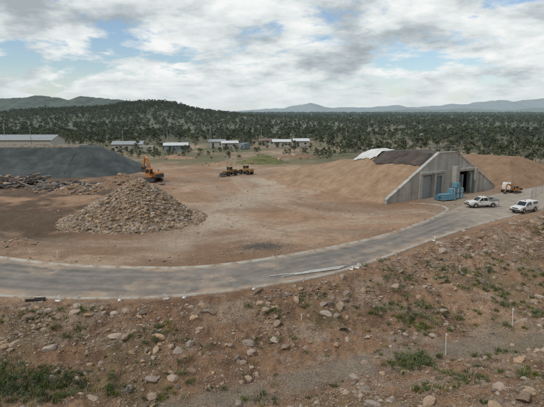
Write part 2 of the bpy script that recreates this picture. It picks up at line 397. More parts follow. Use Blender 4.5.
def treeobj(seed,h=8.0,nclump=13,leaves=330,ls=.28,name='gum_tree'):
    r=random.Random(seed);mb=MB()
    tips=[]
    base=Vector((0,0,-.5));top=Vector((r.uniform(-.5,.5),r.uniform(-.5,.5),h*.6))
    mid=(base+top)/2+Vector((r.uniform(-.3,.3),r.uniform(-.3,.3),0))
    mb.cyl(base,mid,.17,.13,7);mb.cyl(mid,top,.13,.08,7)
    for i in range(nclump):
        st=mid.lerp(top,r.uniform(0,1));an=r.uniform(0,6.28);ra=h*r.uniform(.06,.30)
        zz=h*r.uniform(.35,1.0);
        if zz>h*.8: ra*=.5
        e=Vector((math.cos(an)*ra,math.sin(an)*ra,zz));k=st.lerp(e,.5)+Vector((0,0,-.25))
        mb.cyl(st,k,.08,.05,5);mb.cyl(k,e,.05,.02,5);tips.append((e,h*r.uniform(.07,.14)))
    tf=len(mb.f)
    def cf():
        e,rr_=r.choice(tips);d=Vector((r.gauss(0,1),r.gauss(0,1),r.gauss(0,.7)));d=d.normalized()*rr_*r.uniform(.3,1.15);return e+d
    V,F=cards(leaves,cf,ls,r);mb.add(V,F)
    me=D.meshes.new(name);me.from_pydata(mb.v,[],mb.f);me.materials.append(M['bark']);me.materials.append(M['leaf'])
    mi=np.zeros(len(mb.f),np.int32);mi[tf:]=1;me.polygons.foreach_set('material_index',mi);me.update()
    return D.objects.new(name,me)
def tuft(seed,mat,n=45,h=.5):
    r=random.Random(seed);V=[];F=[]
    for i in range(n):
        a=r.uniform(0,6.28);o=Vector((r.gauss(0,.16),r.gauss(0,.16),-.03));l=h*r.uniform(.5,1.2);le=r.uniform(.1,.6)*l;w=.018
        d=Vector((math.cos(a),math.sin(a),0));p=Vector((-d.y,d.x,0))*w;b=len(V)
        V+=[tuple(o-p),tuple(o+p),tuple(o+d*le*.4+Vector((0,0,l*.6))+p*.8),tuple(o+d*le*.4+Vector((0,0,l*.6))-p*.8),tuple(o+d*le+Vector((0,0,l*.9)))]
        F+=[(b,b+1,b+2,b+3),(b+3,b+2,b+4)]
    me=D.meshes.new('tuft');me.from_pydata(V,[],F);me.materials.append(mat);me.update();return D.objects.new('tuft',me)
def shrubv(seed,mat,n=260):
    r=random.Random(seed);cl=[(Vector((r.gauss(0,.3),r.gauss(0,.3),r.uniform(.2,.75))),r.uniform(.15,.3)) for _ in range(9)]
    def cf():
        e,q=r.choice(cl);return e+Vector((r.gauss(0,1),r.gauss(0,1),r.gauss(0,1))).normalized()*q*r.uniform(.4,1.1)
    V,F=cards(n,cf,.055,r);mb=MB()
    for e,q in cl: mb.cyl((0,0,-.05),e,.015,.006,4)
    mb.add(V,F)
    me=D.meshes.new('shrub');me.from_pydata(mb.v,[],mb.f);me.materials.append(mat);me.update();return D.objects.new('shrub',me)
def rnd_rot(n): return np.stack([rng.uniform(-.5,.5,n),rng.uniform(-.5,.5,n),rng.uniform(0,6.28,n)],1)

def fgpoints(n,dens):
    y=rng.uniform(8,72,n*8);x=rng.uniform(-1,1,n*8)*(y*.68+4)
    a=(Yn(x)-y)/(Yn(x)-Yt(x));w=dens(x,y,a)
    k=(rng.uniform(0,1,len(x))<w)&~inroad(x,y)
    x=x[k][:n];y=y[k][:n];return x,y
def rdens(x,y,a):
    c=sm(fbm(x/2.2,y/2.2,101),.40,.64)
    band=.3+.7*np.exp(-((a-.34)/.24)**2)
    tr=1-.9*np.exp(-((y-Yt(x))/1.5)**4)
    return sm(a,.06,.13)*(.2+.8*c)*band*tr
x,y=fgpoints(30000,rdens);n=len(x)
s=np.clip(.038*rng.pareto(2.1,n)+.036,.036,.44)
sc=np.stack([s*rng.uniform(.8,1.3,n),s*rng.uniform(.8,1.2,n),s*rng.uniform(.7,1.1,n)],1)
scatter('embankment_rocks',np.stack([x,y,height(x,y)+s*.05],1),sc,rnd_rot(n),rng.integers(0,6,n),[rockv(i,M['rock']) for i in range(6)])
x,y=fgpoints(90000,lambda x,y,a:sm(a,.0,.08)*(.25+.75*sm(fbm(x/1.5,y/1.5,111),.4,.6)));n=len(x)
s=rng.uniform(.018,.055,n)
scatter('gravel',np.stack([x,y,height(x,y)+s*.3],1),np.stack([s,s,s],1),rnd_rot(n),rng.integers(0,3,n),[rockv(20+i,M['rock'],1) for i in range(3)])
n=16000;y=rng.uniform(50,125,n);x=rng.uniform(-1,1,n)*(y*.6)
k=(~inroad(x,y))&(y>Yf(x)+.4)&(rng.uniform(0,1,n)<.12+sm(fbm(x/6,y/6,121),.5,.65)+.8*np.exp(-((y-Yf(x)-2.5)/1.5)**2));x=x[k];y=y[k];n=len(x);s=.035+.035*rng.pareto(2.5,n).clip(0,5)
scatter('site_stones',np.stack([x,y,height(x,y)+s*.2],1),np.stack([s,s,s],1),rnd_rot(n),rng.integers(0,3,n),[rockv(30+i,M['rock'],1) for i in range(3)])
n=1300;x=-1.2+rng.normal(0,1.4,n);y=57.3+rng.normal(0,1.0,n);s=rng.uniform(.02,.07,n)
scatter('dark_gravel_patch',np.stack([x,y,height(x,y)+s*.4],1),np.stack([s,s,s],1),rnd_rot(n),rng.integers(0,3,n),[rockv(40+i,M['darkrock'],1) for i in range(3)])

def gd(x,y,a):
    c=sm(fbm(x/3.2,y/3.2,131),.53,.66)
    return np.clip(sm(a,.12,.3)*(c+.03)*(1-.95*np.exp(-((y-Yt(x))/1.5)**4))*.8,0,1)
x,y=fgpoints(1900,gd)
def blob(cx,cy,sx,sy,n): return cx+rng.normal(0,sx,n),cy+rng.normal(0,sy,n)
bl=[blob(-15.5,29.8,2.4,.8,230),blob(-20,30.5,2.2,.8,160),blob(13,41.5,2.4,1.4,110),blob(10.5,33.7,1.0,.6,60)]
x=np.concatenate([x]+[q[0] for q in bl]);y=np.concatenate([y]+[q[1] for q in bl]);n=len(x);s=rng.uniform(.35,1.05,n)
scatter('grass_tufts',np.stack([x,y,height(x,y)],1),np.stack([s,s,s*rng.uniform(.6,1.0,n)],1),np.stack([0*x,0*x,rng.uniform(0,6.28,n)],1),rng.choice([0,1,2,3,4],n,p=[.22,.22,.22,.2,.14]),[tuft(i,M['grassm']) for i in range(3)]+[tuft(5+i,M['drygrass'],30,.55) for i in range(2)])
x,y=fgpoints(260,lambda x,y,a:gd(x,y,a)*.5)
bl=[blob(-15.5,29.8,2.6,.8,60),blob(-20,30.3,2.2,.8,40),blob(13.5,42,2.6,1.2,26),blob(10.8,33.6,.9,.5,14),blob(19,50,3,.8,14),blob(12,47.2,1.6,.7,12)]
x=np.concatenate([x]+[q[0] for q in bl]);y=np.concatenate([y]+[q[1] for q in bl]);k=(Yn(x)-y)>1.2;x=x[k];y=y[k];n=len(x);s=rng.uniform(.25,.9,n)
scatter('low_shrubs',np.stack([x,y,height(x,y)],1),np.stack([s,s,s*rng.uniform(.6,1.0,n)],1),np.stack([0*x,0*x,rng.uniform(0,6.28,n)],1),rng.integers(0,3,n),[shrubv(i,M['shrub']) for i in range(3)])

# ------------------------------------------------------------ gravel stockpile
def pile(name,cx,cy,rx_,ry_,h,seed,nrock,rs,mat,ground,apx=0.0):
    g=np.linspace(-1.25,1.25,150);gx,gy=np.meshgrid(g,g);
    def hh(px,py):
        px2=px-apx*np.clip(1-np.hypot(px,py),0,1)
        th=np.arctan2(py,px);r=np.hypot(px2,py)/(1+.16*(fbm(np.cos(th)*1.6+5,np.sin(th)*1.6+5,seed)-.5)*2)
        z=h*(1-np.sqrt(r*r+.004))*1.03
        z=np.where(r>.86,np.maximum(z,h*.14*(1.2-r)/.34*.8),z)
        return z+ .8*(fbm(px*4,py*4,seed+5)-.5)*np.clip(1.2-r,0,1)*min(1,h/4)-.25*sm(r,1.05,1.2)
    z=hh(gx,gy)
    mesh=mesh_np(name,np.stack([cx+gx*rx_,cy+gy*ry_,z],-1).reshape(-1,3),gridfaces(150,150),[ground],True)
    px=rng.uniform(-1.22,1.22,nrock*2);py=rng.uniform(-1.22,1.22,nrock*2);k=np.hypot(px,py)<1.18
    px=px[k][:nrock];py=py[k][:nrock];n=len(px)
    s=np.clip(rs*.45*(.45+rng.pareto(2.3,n)),rs*.25,rs*2.6)
    ob=scatter(name+'_stones',np.stack([cx+px*rx_,cy+py*ry_,hh(px,py)+s*.15],1),np.stack([s*1.1,s,s],1),rnd_rot(n),rng.integers(0,5,n),[rockv(seed+i,mat,2) for i in range(5)])
    ob.parent=mesh
M['pileground']=noisemat('pile_earth',(.19,.135,.095),(.35,.27,.195),1.5,.95,8,.5,6,coord='World')
M['soil']=noisemat('brown_soil',(.17,.11,.075),(.31,.21,.14),1.5,.95,8,.5,6,coord='World')
pile('gravel_stockpile',-20.9,72.5,9.3,8.4,6.5,201,34000,.14,M['pilerock'],M['pileground'],.12)
pile('soil_heap',-32,105,6.5,5,3.0,221,900,.2,M['rock'],M['soil'])
pile('soil_heap',-40.5,98,4,3.5,1.6,241,700,.2,M['rock'],M['soil'])
pile('soil_heap',-31,58.5,2.6,1.6,.7,251,500,.10,M['rock'],M['soil'])

# ------------------------------------------------------------ bunker mounds
def moundmat(name,ca,cb_):
    m,nt,b=newmat(name);N=nt.nodes;L=nt.links
    tc=N.new('ShaderNodeTexCoord')
    n=N.new('ShaderNodeTexNoise');n.inputs['Scale'].default_value=.4;n.inputs['Detail'].default_value=12;n.inputs['Roughness'].default_value=.78;L.new(tc.outputs['Object'],n.inputs['Vector'])
    mp=N.new('ShaderNodeMapping');mp.inputs['Scale'].default_value=(.25,1.6,.25);L.new(tc.outputs['Object'],mp.inputs['Vector'])
    n2=N.new('ShaderNodeTexNoise');n2.inputs['Scale'].default_value=1;n2.inputs['Detail'].default_value=8;L.new(mp.outputs[0],n2.inputs['Vector'])
    h=N.new('ShaderNodeMix');h.data_type='FLOAT';h.inputs[0].default_value=.2;L.new(n.outputs['Fac'],h.inputs[2]);L.new(n2.outputs['Fac'],h.inputs[3])
    r=N.new('ShaderNodeValToRGB');r.color_ramp.elements[0].position=.36;r.color_ramp.elements[1].position=.64
    r.color_ramp.elements[0].color=(*ca,1);r.color_ramp.elements[1].color=(*cb_,1);L.new(h.outputs[0],r.inputs['Fac'])
    L.new(r.outputs[0],b.inputs['Base Color']);b.inputs['Roughness'].default_value=.95;b.inputs['Specular IOR Level'].default_value=.1
    bp=N.new('ShaderNodeBump');bp.inputs['Strength'].default_value=.7;bp.inputs['Distance'].default_value=.25;L.new(n.outputs['Fac'],bp.inputs['Height']);L.new(bp.outputs[0],b.inputs['Normal'])
    return m
M['mound']=moundmat('graded_earth',(.24,.155,.098),(.43,.305,.208))
M['mound2']=moundmat('dark_graded_earth',(.20,.128,.083),(.34,.23,.15))
M['membrane']=noisemat('dark_membrane',(.042,.052,.053),(.095,.108,.105),.3,.7,9,.6,1.2,c3=(.062,.073,.074))
WL=(20.,85.);WR=(47.,103.);L_=math.hypot(27,18);wang=math.atan2(18,27);HW=L_/2
def HT(s): return 7.8-2.7*sm(s,8,28)
def mound(name,length,half,top,htf,matl,endrun=12,seed=0,lumps=.25,frontrun=0):
    nx,ny=140,170;gx=np.linspace(-half-1,half+1,nx);gy=np.linspace(0,length,ny);GX,GY=np.meshgrid(gx,gy)
    H=htf(GY);side=np.clip((half-np.abs(GX))/(half-top),-.1,1.0)
    end=np.clip((length-GY)/endrun,-.1,1)
    if frontrun: end=np.minimum(end,np.clip(GY/frontrun,-.1,1))
    z=H*np.minimum(side,end)
    z=np.where(z>0,H*(1-np.sqrt((1-np.clip(z/H,0,1))**2+.002))*1.02,z*1.0)
    z=z+lumps*(fbm(GX/3,GY/3,seed)-.5)*np.clip(z,0,1)+.16*(fbm(GX/.7,GY/.7,seed+3,2)-.5)*np.clip(z,0,1)
    return mesh_np(name,np.stack([GX,GY,z],-1).reshape(-1,3),gridfaces(ny,nx),[matl],True)
mid=((WL[0]+WR[0])/2,(WL[1]+WR[1])/2,0)
MLEN,MEND=43,17
e=D.objects.new('earth_covered_bunker',None);link(e);e.location=mid;e.rotation_euler=(0,0,wang)
mo=mound('earth_cover',MLEN,HW,2.5,HT,M['mound'],MEND,7,.4);mo.location=(0,.45,-.05);mo.parent=e
def sheet(name,x0,x1,y0,y1,mat,lift,seed,crown,jag=0):
    nx,ny=60,60;u,v=np.meshgrid(np.linspace(0,1,nx),np.linspace(0,1,ny))
    GX=x0+(x1-x0)*u+jag*(fbm(v*5,v*0,seed)-.5)*(1-u);GY=y0+(y1-y0)*v+jag*(fbm(u*5,u*0,seed+9)-.5)*v
    s_=GY-.45;H=HT(s_)*np.minimum(1,(MLEN-s_)/MEND);side=np.clip((HW-np.abs(GX))/(HW-2.5),0,1)
    z=np.minimum(HT(s_)*side,H)+lift+crown*np.sin(np.pi*u)**.6*np.sin(np.pi*np.clip(v,.02,.98))**.5+.35*(fbm(GX/1.1,GY/1.1,seed)-.5)
    o=mesh_np(name,np.stack([GX,GY,z],-1).reshape(-1,3),gridfaces(ny,nx),[mat],True);o.parent=e;return o
sheet('black_waterproof_sheet',-6.0,6.5,.8,14.5,M['blacksheet'],.16,3,.4,2.0)
sheet('white_geotextile',-4.2,4,14.5,22,M['geo'],.2,5,1.3,3.0)
hw=MB()
def topz(s): 
    return min(8.3,max(.6, .6+7.7*min(s/(HW-2.6),(L_-s)/(HW-2.6))))
ops=[(9.5,12.1,4.3),(13.2,14.9,4.0),(19.2,23.4,4.4)]
br=sorted(set([0,HW-2.6,HW+2.6,L_]+[o for p in ops for o in p[:2]]+list(np.arange(1,L_,1.6))))
for s0,s1 in zip(br[:-1],br[1:]):
    bz=-.6;mdl=(s0+s1)/2
    for o in ops:
        if o[0]<mdl<o[1]: bz=o[2]
    x0,x1=s0-HW,s1-HW
    hw.prism([(x0,bz),(x1,bz),(x1,topz(s1)),(x0,topz(s0))],-.25,.25)
def childmesh(name,mb,mat,parent):
    me=D.meshes.new(name);me.from_pydata(mb.v,[],mb.f);me.update();me.materials.append(M[mat])
    bm=bmesh.new();bm.from_mesh(me);bmesh.ops.remove_doubles(bm,verts=bm.verts,dist=.001);bmesh.ops.recalc_face_normals(bm,faces=bm.faces);bm.to_mesh(me);bm.free()
    o=D.objects.new(name,me);link(o);o.parent=parent;return o
childmesh('concrete_headwall',hw,'conc',e)
cp=MB()
cpts=[(0-HW,.6),(-2.6,8.3),(2.6,8.3),(HW,.6)]
for (xa,za),(xb,zb) in zip(cpts[:-1],cpts[1:]):
    an=math.atan2(zb-za,xb-xa);ln=math.hypot(xb-xa,zb-za)
    cp.box(((xa+xb)/2,0,(za+zb)/2+.1),(ln,.7,.2),(0,-an,0))
childmesh('wall_coping',cp,'conc',e)
bt=MB()
for sx,hh_ in ((18.3,5.6),(24.4,5.0),(8.6,4.9),(12.65,4.9)):
    x=sx-HW;w_=.55 if sx==18.3 else .3;bt.prism([(x-w_,-.5),(x+w_,-.5),(x+w_,hh_),(x-w_,hh_)],-1.3 if sx>18 else -.55,-.251)
bt.box((21.3-HW,-.6,4.85),(5.4,.7,.5));bt.box((11.9-HW,-.5,4.85),(7.0,.5,.4))
childmesh('buttresses',bt,'conc',e)
dr=MB()
for i in range(12): dr.box((10.8-HW,.05,.2+i*.345),(2.56,.06+.03*(i%2),.34))
childmesh('roller_door',dr,'roofgrey',e)
dr=MB();dr.box((14.05-HW,.05,1.9),(1.66,.08,4.1));dr.box((14.05-HW,-.02,1.9),(.06,.08,3.9));childmesh('steel_door',dr,'door',e)
dr=MB();dr.box((19.9-HW,-.8,2.0),(.1,1.0,3.9),(0,0,.2));dr.box((22.9-HW,-.8,2.0),(.1,1.0,3.9),(0,0,-.2));childmesh('open_door_leaves',dr,'door',e)
hr=MB()
def rail(xa,za,xb,zb,nn):
    for i in range(nn+1):
        t=i/nn;x=xa+(xb-xa)*t;z=za+(zb-za)*t;hr.cyl((x,.1,z),(x,.1,z+1.1),.03,n=6)
    for k in (.55,1.1): hr.cyl((xa,.1,za+k),(xb,.1,zb+k),.025,n=6)
rail(-2.6,8.5,2.6,8.5,4);rail(2.6,8.5,HW-2,1.8,9)
childmesh('handrail',hr,'steel',e)
sc_=MB()
for dx in (-1.2,1.2):
    for dy in (1.0,2.4): sc_.cyl((dx-1.5,dy,8.0),(dx-1.5,dy,9.8),.025,n=6)
for z in (9,9.7):
    for dy in (1.0,2.4): sc_.cyl((-2.7,dy,z),(-.3,dy,z),.02,n=6)
    for dx in (-2.7,-.3): sc_.cyl((dx,1.0,z),(dx,2.4,z),.02,n=6)
childmesh('scaffold',sc_,'steel',e)
e2=D.objects.new('earth_mound',None);link(e2);e2.location=(63,108,0);e2.rotation_euler=(0,0,wang)
mo=mound('earth_cover',34,17,2,lambda s:5.6+0*s,M['mound2'],12,17,.7,10);mo.location=(0,0,-.1);mo.parent=e2

e3=D.objects.new('membrane_covered_bunker',None);link(e3);e3.location=(-52,136,0);e3.rotation_euler=(0,0,math.radians(92))
mo=mound('membrane_cover',75,17,4,lambda s:6.8+0*s,M['membrane'],10,27,.5);mo.location=(0,0,-.05);mo.parent=e3
g=np.linspace(0,math.pi,80);rr=np.linspace(0,1,60);G,Rr=np.meshgrid(g,rr)
zz=6.8*np.clip((1-Rr)/(1-4/17),0,1)-.05+.3*(fbm(G*4,Rr*6,5)-.5)*np.clip((1-Rr)*8,0,1)*sm(np.sin(G),.0,.25)
mesh=mesh_np('membrane_end',np.stack([np.cos(G)*Rr*17,-np.sin(G)*Rr*18,zz],-1).reshape(-1,3),gridfaces(60,80),[M['membrane']],True);mesh.parent=e3
ed=MB();ed.box((-3.6,34,6.85),(.5,68,.5));ed.box((3.9,34,6.82),(.4,68,.3));childmesh('capping_beam',ed,'conc2',e3)

# ------------------------------------------------------------ vehicles
def ute(loc,rz,canopy=False):
    t=Thing('pickup_truck',loc,rz)
    b=t.part('body','white')
    R0=[(-2.55,.55),(-2.55,1.08),(-.35,1.10),(.95,1.10),(1.15,1.12),(2.35,.98),(2.58,.85),(2.6,.5),(2.2,.42),(-2.3,.45)]
    b.loft([[(x*.985,-.90,z) for x,z in R0],[(x,-.80,z+.02) for x,z in R0],[(x,.80,z+.02) for x,z in R0],[(x*.985,.90,z) for x,z in R0]])
    cab=[(-.75,1.12),(1.2,1.12),(.45,1.74),(-.55,1.78)]
    b.loft([[(x,-.85+(.14 if z>1.5 else 0),z) for x,z in cab],[(x,.85-(.14 if z>1.5 else 0),z) for x,z in cab]])
    gl=t.part('windows','glass')
    for sgn in (-1,1):
        def q(x,z): return (x,sgn*(.86-.14*(z-1.12)/.62+.006),z)
        for xs in ([(-.62,1.17),(.12,1.17),(.08,1.66),(-.50,1.69)],[(.18,1.17),(.98,1.17),(.42,1.63),(.15,1.66)]):
            v=[q(*p) for p in xs];gl.add(v,[(0,1,2,3)])
    gl.add([(1.17,-.72,1.16),(1.17,.72,1.16),(.52,.62,1.70),(.52,-.62,1.70)],[(0,1,2,3)])
    gl.add([(-.765,-.66,1.22),(-.765,.66,1.22),(-.60,.6,1.68),(-.60,-.6,1.68)],[(0,1,2,3)])
    tr=t.part('tray','white' if canopy else 'steel')
    if canopy:
        cc=[(-2.5,1.13),(-.8,1.13),(-.85,1.74),(-2.4,1.72)]
        tr.loft([[(x,-.86+(.1 if z>1.5 else 0),z) for x,z in cc],[(x,.86-(.1 if z>1.5 else 0),z) for x,z in cc]])
        for sgn in (-1,1): gl.add([(-2.3,sgn*.86,1.3),(-1.0,sgn*.86,1.3),(-1.02,sgn*.81,1.6),(-2.25,sgn*.81,1.6)],[(0,1,2,3)])
    else:
        tr.box((-1.7,0,1.14),(1.8,1.86,.06));
        for sy in (-.92,.92): tr.box((-1.7,sy,1.3),(1.8,.04,.28))
        tr.box((-2.6,0,1.3),(.04,1.86,.28));tr.box((-.84,0,1.5),(.05,1.7,.7))
        t.part('toolbox','dsteel').box((-1.2,0,1.42),(.5,1.5,.45))
    w=t.part('wheels','black');h=t.part('hubs','steel')
    for x in (-1.55,1.55):
        for sgn in (-1,1):
            w.cyl((x,sgn*.70,.38),(x,sgn*.93,.38),.38,n=20);h.cyl((x,sgn*.93,.38),(x,sgn*.945,.38),.2,n=12)
    d=t.part('trim','dsteel')
    d.box((2.63,0,.55),(.14,1.7,.24));d.box((2.585,0,.85),(.05,1.0,.16));d.box((-2.62,0,.55),(.12,1.6,.18));
    for sgn in (-1,1):
        d.box((.85,sgn*1.0,1.22),(.12,.2,.16))
        d.box((.15,sgn*.905,.8),(.02,.02,.55))
        for x in (-1.55,1.55):
            for k in range(7):
                an=math.pi*k/6;d.box((x+math.cos(an)*.46,sgn*.905,.38+math.sin(an)*.46),(.22,.03,.07),(0,-an+math.pi/2,0))
    t.part('mud','timber').box((0,0,.47),(4.6,1.84,.12))
    lm=t.part('headlights','lamp')
    for sgn in (-1,1): lm.box((2.52,sgn*.72,.84),(.12,.3,.16))
    rl=t.part('tail_lights','red')
    for sgn in (-1,1): rl.box((-2.56,sgn*.82,.9),(.05,.12,.3))
    t.part('beacon','orange').cyl((.0,0,1.77),(.0,0,1.9),.09)
    return t.done(.012)
ute((35.6,81.8,.12),math.radians(188),False)
ute((40.9,77.9,.08),math.radians(212),True)
ute((48.2,99.5,.05),math.radians(62),True)

def excavator(loc,rz,sc,mat='orange',pose=0):
    t=Thing('excavator',loc,rz,sc)
    tk=t.part('tracks','dsteel')
    for sy in (-1.15,1.15):
        tk.loft([[(x,sy+d,z) for x,z in [(-1.7,.1),(-2.0,.45),(-1.7,.85),(1.7,.85),(2.0,.45),(1.7,.1),(0,.0)]] for d in (-.28,.28)])
        for i in range(5): tk.cyl((-1.3+i*.65,sy-.3,.4),(-1.3+i*.65,sy+.3,.4),.2)
    tk.box((0,0,.7),(1.4,2,.4))
    b=t.part('house',mat)
    b.loft([[(x,y,z) for x,z in [(-2.2,1.05),(-2.35,1.3),(-2.3,2.1),(-1.9,2.3),(.6,2.2),(1.2,1.5),(1.2,1.05)]] for y in (-1.25,.25)])
    b.box((.1,.8,1.25),(2.2,.9,.4))
    t.part('counterweight','dsteel').box((-2.3,0,1.5),(.5,2.3,.8));t.part('exhaust','dsteel').cyl((-1.3,-.6,2.2),(-1.3,-.6,2.9),.08)
    c=t.part('cab',mat);c.loft([[(x,y,z) for x,z in [(-.35,1.4),(1.35,1.4),(1.45,2.2),(1.1,3.0),(-.35,3.0)]] for y in (.3,1.25)])
    g=t.part('cab_windows','glass')
    for y in (.292,1.258): g.add([(-.2,y,2.0),(1.3,y,2.0),(1.0,y,2.88),(-.2,y,2.88)],[(0,1,2,3)])
    g.add([(1.375,.4,1.55),(1.375,1.15,1.55),(1.46,1.15,2.2),(1.46,.4,2.2)],[(0,1,2,3)]);g.add([(1.47,.4,2.22),(1.47,1.15,2.22),(1.13,1.15,2.95),(1.13,.4,2.95)],[(0,1,2,3)])
    g.add([(-.36,.4,1.9),(-.36,1.15,1.9),(-.36,1.15,2.85),(-.36,.4,2.85)],[(0,1,2,3)])
    a=t.part('boom',mat)
    P=[(1.0,1.6),(1.6,3.6),(2.2,5.0),(3.0,5.7)] if pose==0 else [(1.0,1.5),(2.2,3.0),(3.4,3.6),(4.4,3.4)]
    for p,q,w0 in zip(P[:-1],P[1:],(.55,.6,.5)):
        an=math.atan2(q[1]-p[1],q[0]-p[0]);ln=math.hypot(q[0]-p[0],q[1]-p[1]);a.box(((p[0]+q[0])/2,-.1,(p[1]+q[1])/2),(ln+.25,.4,w0),(0,-an,0))
    s=t.part('stick',mat);p=P[-1];q=(p[0]+.7,p[1]-2.6);an=math.atan2(q[1]-p[1],q[0]-p[0])
    s.box(((p[0]+q[0])/2,-.1,(p[1]+q[1])/2),(3.0,.32,.42),(0,-an,0))
    hy=t.part('rams','steel');hy.cyl((1.4,.2,1.6),(2.0,.2,4.1),.09);hy.cyl((2.0,-.1,5.2),(P[-1][0]+.2,-.1,P[-1][1]+.35),.08)
    bk=t.part('bucket','dsteel')
    bk.loft([[(q[0]+x,y,q[1]+z) for x,z in [(0,.1),(.35,-.2),(.3,-.9),(-.3,-1.2),(-.9,-.9),(-.5,-.6),(-.1,-.6)]] for y in (-.7,.5)])
    return t.done(.02)
excavator((-27.6,113,.1),math.radians(140),1.0,'orange',0)
excavator((48.5,96.5,.1),math.radians(200),.5,'orange',1)
def loader(loc,rz,sc=1):
    t=Thing('wheel_loader',loc,rz,sc);b=t.part('body','yellow')
    b.loft([[(x,y,z) for x,z in [(-2.6,.8),(-2.7,1.7),(-2.3,1.9),(-.4,2.0),(-.4,.8)]] for y in (-.85,.85)])
    b.box((.9,0,1.1),(1.9,1.1,.7))
    c=t.part('cab','yellow');c.box((-.0,0,2.75),(1.3,1.4,.1));c.box((0,0,1.5),(1.2,1.4,.8))
    for x in(-.6,.6):
        for y in(-.65,.65): c.box((x,y,2.3),(.1,.1,.9))
    t.part('cab_windows','glass').box((0,0,2.3),(1.12,1.3,.8))
    w=t.part('wheels','black')
    for x in (-1.6,1.4):
        for s in (-1,1): w.cyl((x,s*.75,.72),(x,s*1.25,.72),.72,n=18)
    h=t.part('hubs','dsteel')
    for x in (-1.6,1.4):
        for s in (-1,1): h.cyl((x,s*1.25,.72),(x,s*1.28,.72),.35,n=12)
    a=t.part('arms','yellow')
    for s in (-.4,.4): a.box((2.2,s,1.2),(2.0,.16,.3),(0,.35,0))
    t.part('bucket','dsteel').loft([[(x,y,z) for x,z in [(3.0,.95),(2.7,.6),(2.9,.15),(3.8,.1),(3.1,.3)]] for y in (-1.3,1.3)])
    return t.done(.02)
loader((-10.8,124,.05),math.radians(225),.8);loader((-6.8,127,.05),math.radians(140),.8)

# ------------------------------------------------------------ site clutter
t=Thing('blue_pipe_stack',(31.9,89.0,.1),math.radians(24));p=t.part('pipes','blue')
for r_ in range(4):
    for i in range(8-r_): p.cyl((-1.6+random.uniform(-.25,.25),-1.1+i*.28+r_*.14,.2+r_*.26),(1.6+random.uniform(-.25,.25),-1.1+i*.28+r_*.14,.2+r_*.26),.125,n=10)
q=t.part('timber_bearers','timber')
for x in (-1.2,1.2): q.box((x,0,.03),(.15,3,.1))
t.done()
t=Thing('blue_container_stack',(34.3,90.3,.1),math.radians(34));p=t.part('crates','blue')
for i in range(3):
    for k in range(2 if i!=1 else 3): p.box((-1.2+i*1.15,0,.5+k*1.0),(1.05,1.1,.9),(0,0,random.uniform(-.05,.05)))
q=t.part('straps','white')
for i in range(3):
    for k in range(2): q.box((-1.2+i*1.15,0,.5+k*1.0),(.12,1.19,.92))
t.done(.03)
t=Thing('scrap_timber_pile',(-54,106,.0),0)
for pn,mt,n_ in (('logs','timber',150),('dark_pipes','dsteel',110),('pale_offcuts','pvc',40)):
    p=t.part(pn,mt)
    for i in range(n_):
        x=random.gauss(0,9);y=random.gauss(0,2.0);env=max(.2,3.0*math.exp(-(x/12)**2-(y/2.8)**2)*(.7+.4*math.sin(x*.7)));z=random.uniform(.1,env)
        an=random.uniform(-.6,.6)+(random.random()<.3)*1.4;tl=random.uniform(-.3,.3);l=random.uniform(1,3.6);d=Vector((math.cos(an)*math.cos(tl),math.sin(an)*math.cos(tl),math.sin(tl)))*l/2
        c=Vector((x,y,z))
        if pn=='pale_offcuts': p.box(c,(l*.7,.3,.14),(random.uniform(-.4,.4),random.uniform(-.4,.4),an))
        else: p.cyl(c-d,c+d,random.uniform(.08,.22),n=7)
t.done()
pile('rubble_heap',-47,103,4.5,3,1.8,261,700,.25,M['darkrock'],M['soil'])
pile('rubble_heap',-60,109,9,4,1.9,271,900,.3,M['rock'],M['soil'])
def at(x,y): return float(height(np.array([x]),np.array([y]))[0])
t=Thing('pvc_pipe_bundle',(4.2,47.4,.10),math.radians(24));p=t.part('pipes','pvc')
for i in range(3): p.cyl((-2.2+i*.9,-.1+i*.2,.06),(3.0+i*.5,-.25+i*.24,.06),.065,n=8)
p.cyl((-4.6,.5,.06),(-1,.1,.06),.055,n=8);p.cyl((-3.6,-.2,.06),(.2,.35,.06),.05,n=8)
t.done()
for i_,(x,y) in enumerate([(-18.2,40.1),(-16.6,40.1),(-9.3,40.4),(-7.6,40.7),(-21.5,40.4),(8.3,48.5),(9.0,49.0),(14,53.6),(-1.6,42.8),(20.5,60),(3,44.9),(-13,40.1),(26,65)]):
    t=Thing('kerb_marker_peg',(x,y-.3,at(x,y-.3)),random.uniform(0,3));hh=random.uniform(.4,.65);b=t.part('peg','white')
    tl=random.uniform(-.2,.2)
    b.box((0,0,hh/2),(.07,.06,hh),(tl,0,0));b.box((.05,0,hh*.8),(.24,.04,.2),(tl,0,0))
    if i_%3!=1:
        rg=[]
        for k in range(7):
            u=-1+2*k/6;w_=.15*math.sqrt(max(.08,1-u**4))
            rg.append([(u*.27+.15,.1+math.cos(j*math.pi/5)*w_,.07+math.sin(j*math.pi/5)*w_*.55) for j in range(10)])
        t.part('sandbag','white').loft(rg)
    t.done()
def stake(x,y,h,tilt=0.0,name='survey_stake'):
    t=Thing(name,(x,y,at(x,y)),random.uniform(0,3));p=t.part('peg','white');p.box((0,0,h/2-.2),(.06,.045,h+.1),(tilt,tilt*.5,0));p.box((.0,.0,h-.25),(.12,.055,.12),(tilt,tilt*.5,0));t.done()
stake(13.2,34.6,1.9,.05);stake(20.8,39.8,1.8,.12);stake(20,50,1.0);stake(-24,52.8,.9);stake(2.5,39,.7,.1)
t=Thing('drain_pipe',(-20.3,39.8,at(-20.3,39.8)+.1),.1);t.part('pipe','black').cyl((-.8,0,0),(.8,0,0),.12,n=12);t.part('pipe','black').cyl((-.2,.3,.02),(.7,.35,.02),.09,n=12);t.done()
t=Thing('site_fence',(0,0,0),0);p=t.part('posts','steel')
P=[(47.5,88.5),(49,91),(51,93.5),(53.5,96),(56,98.5),(58.5,101)]
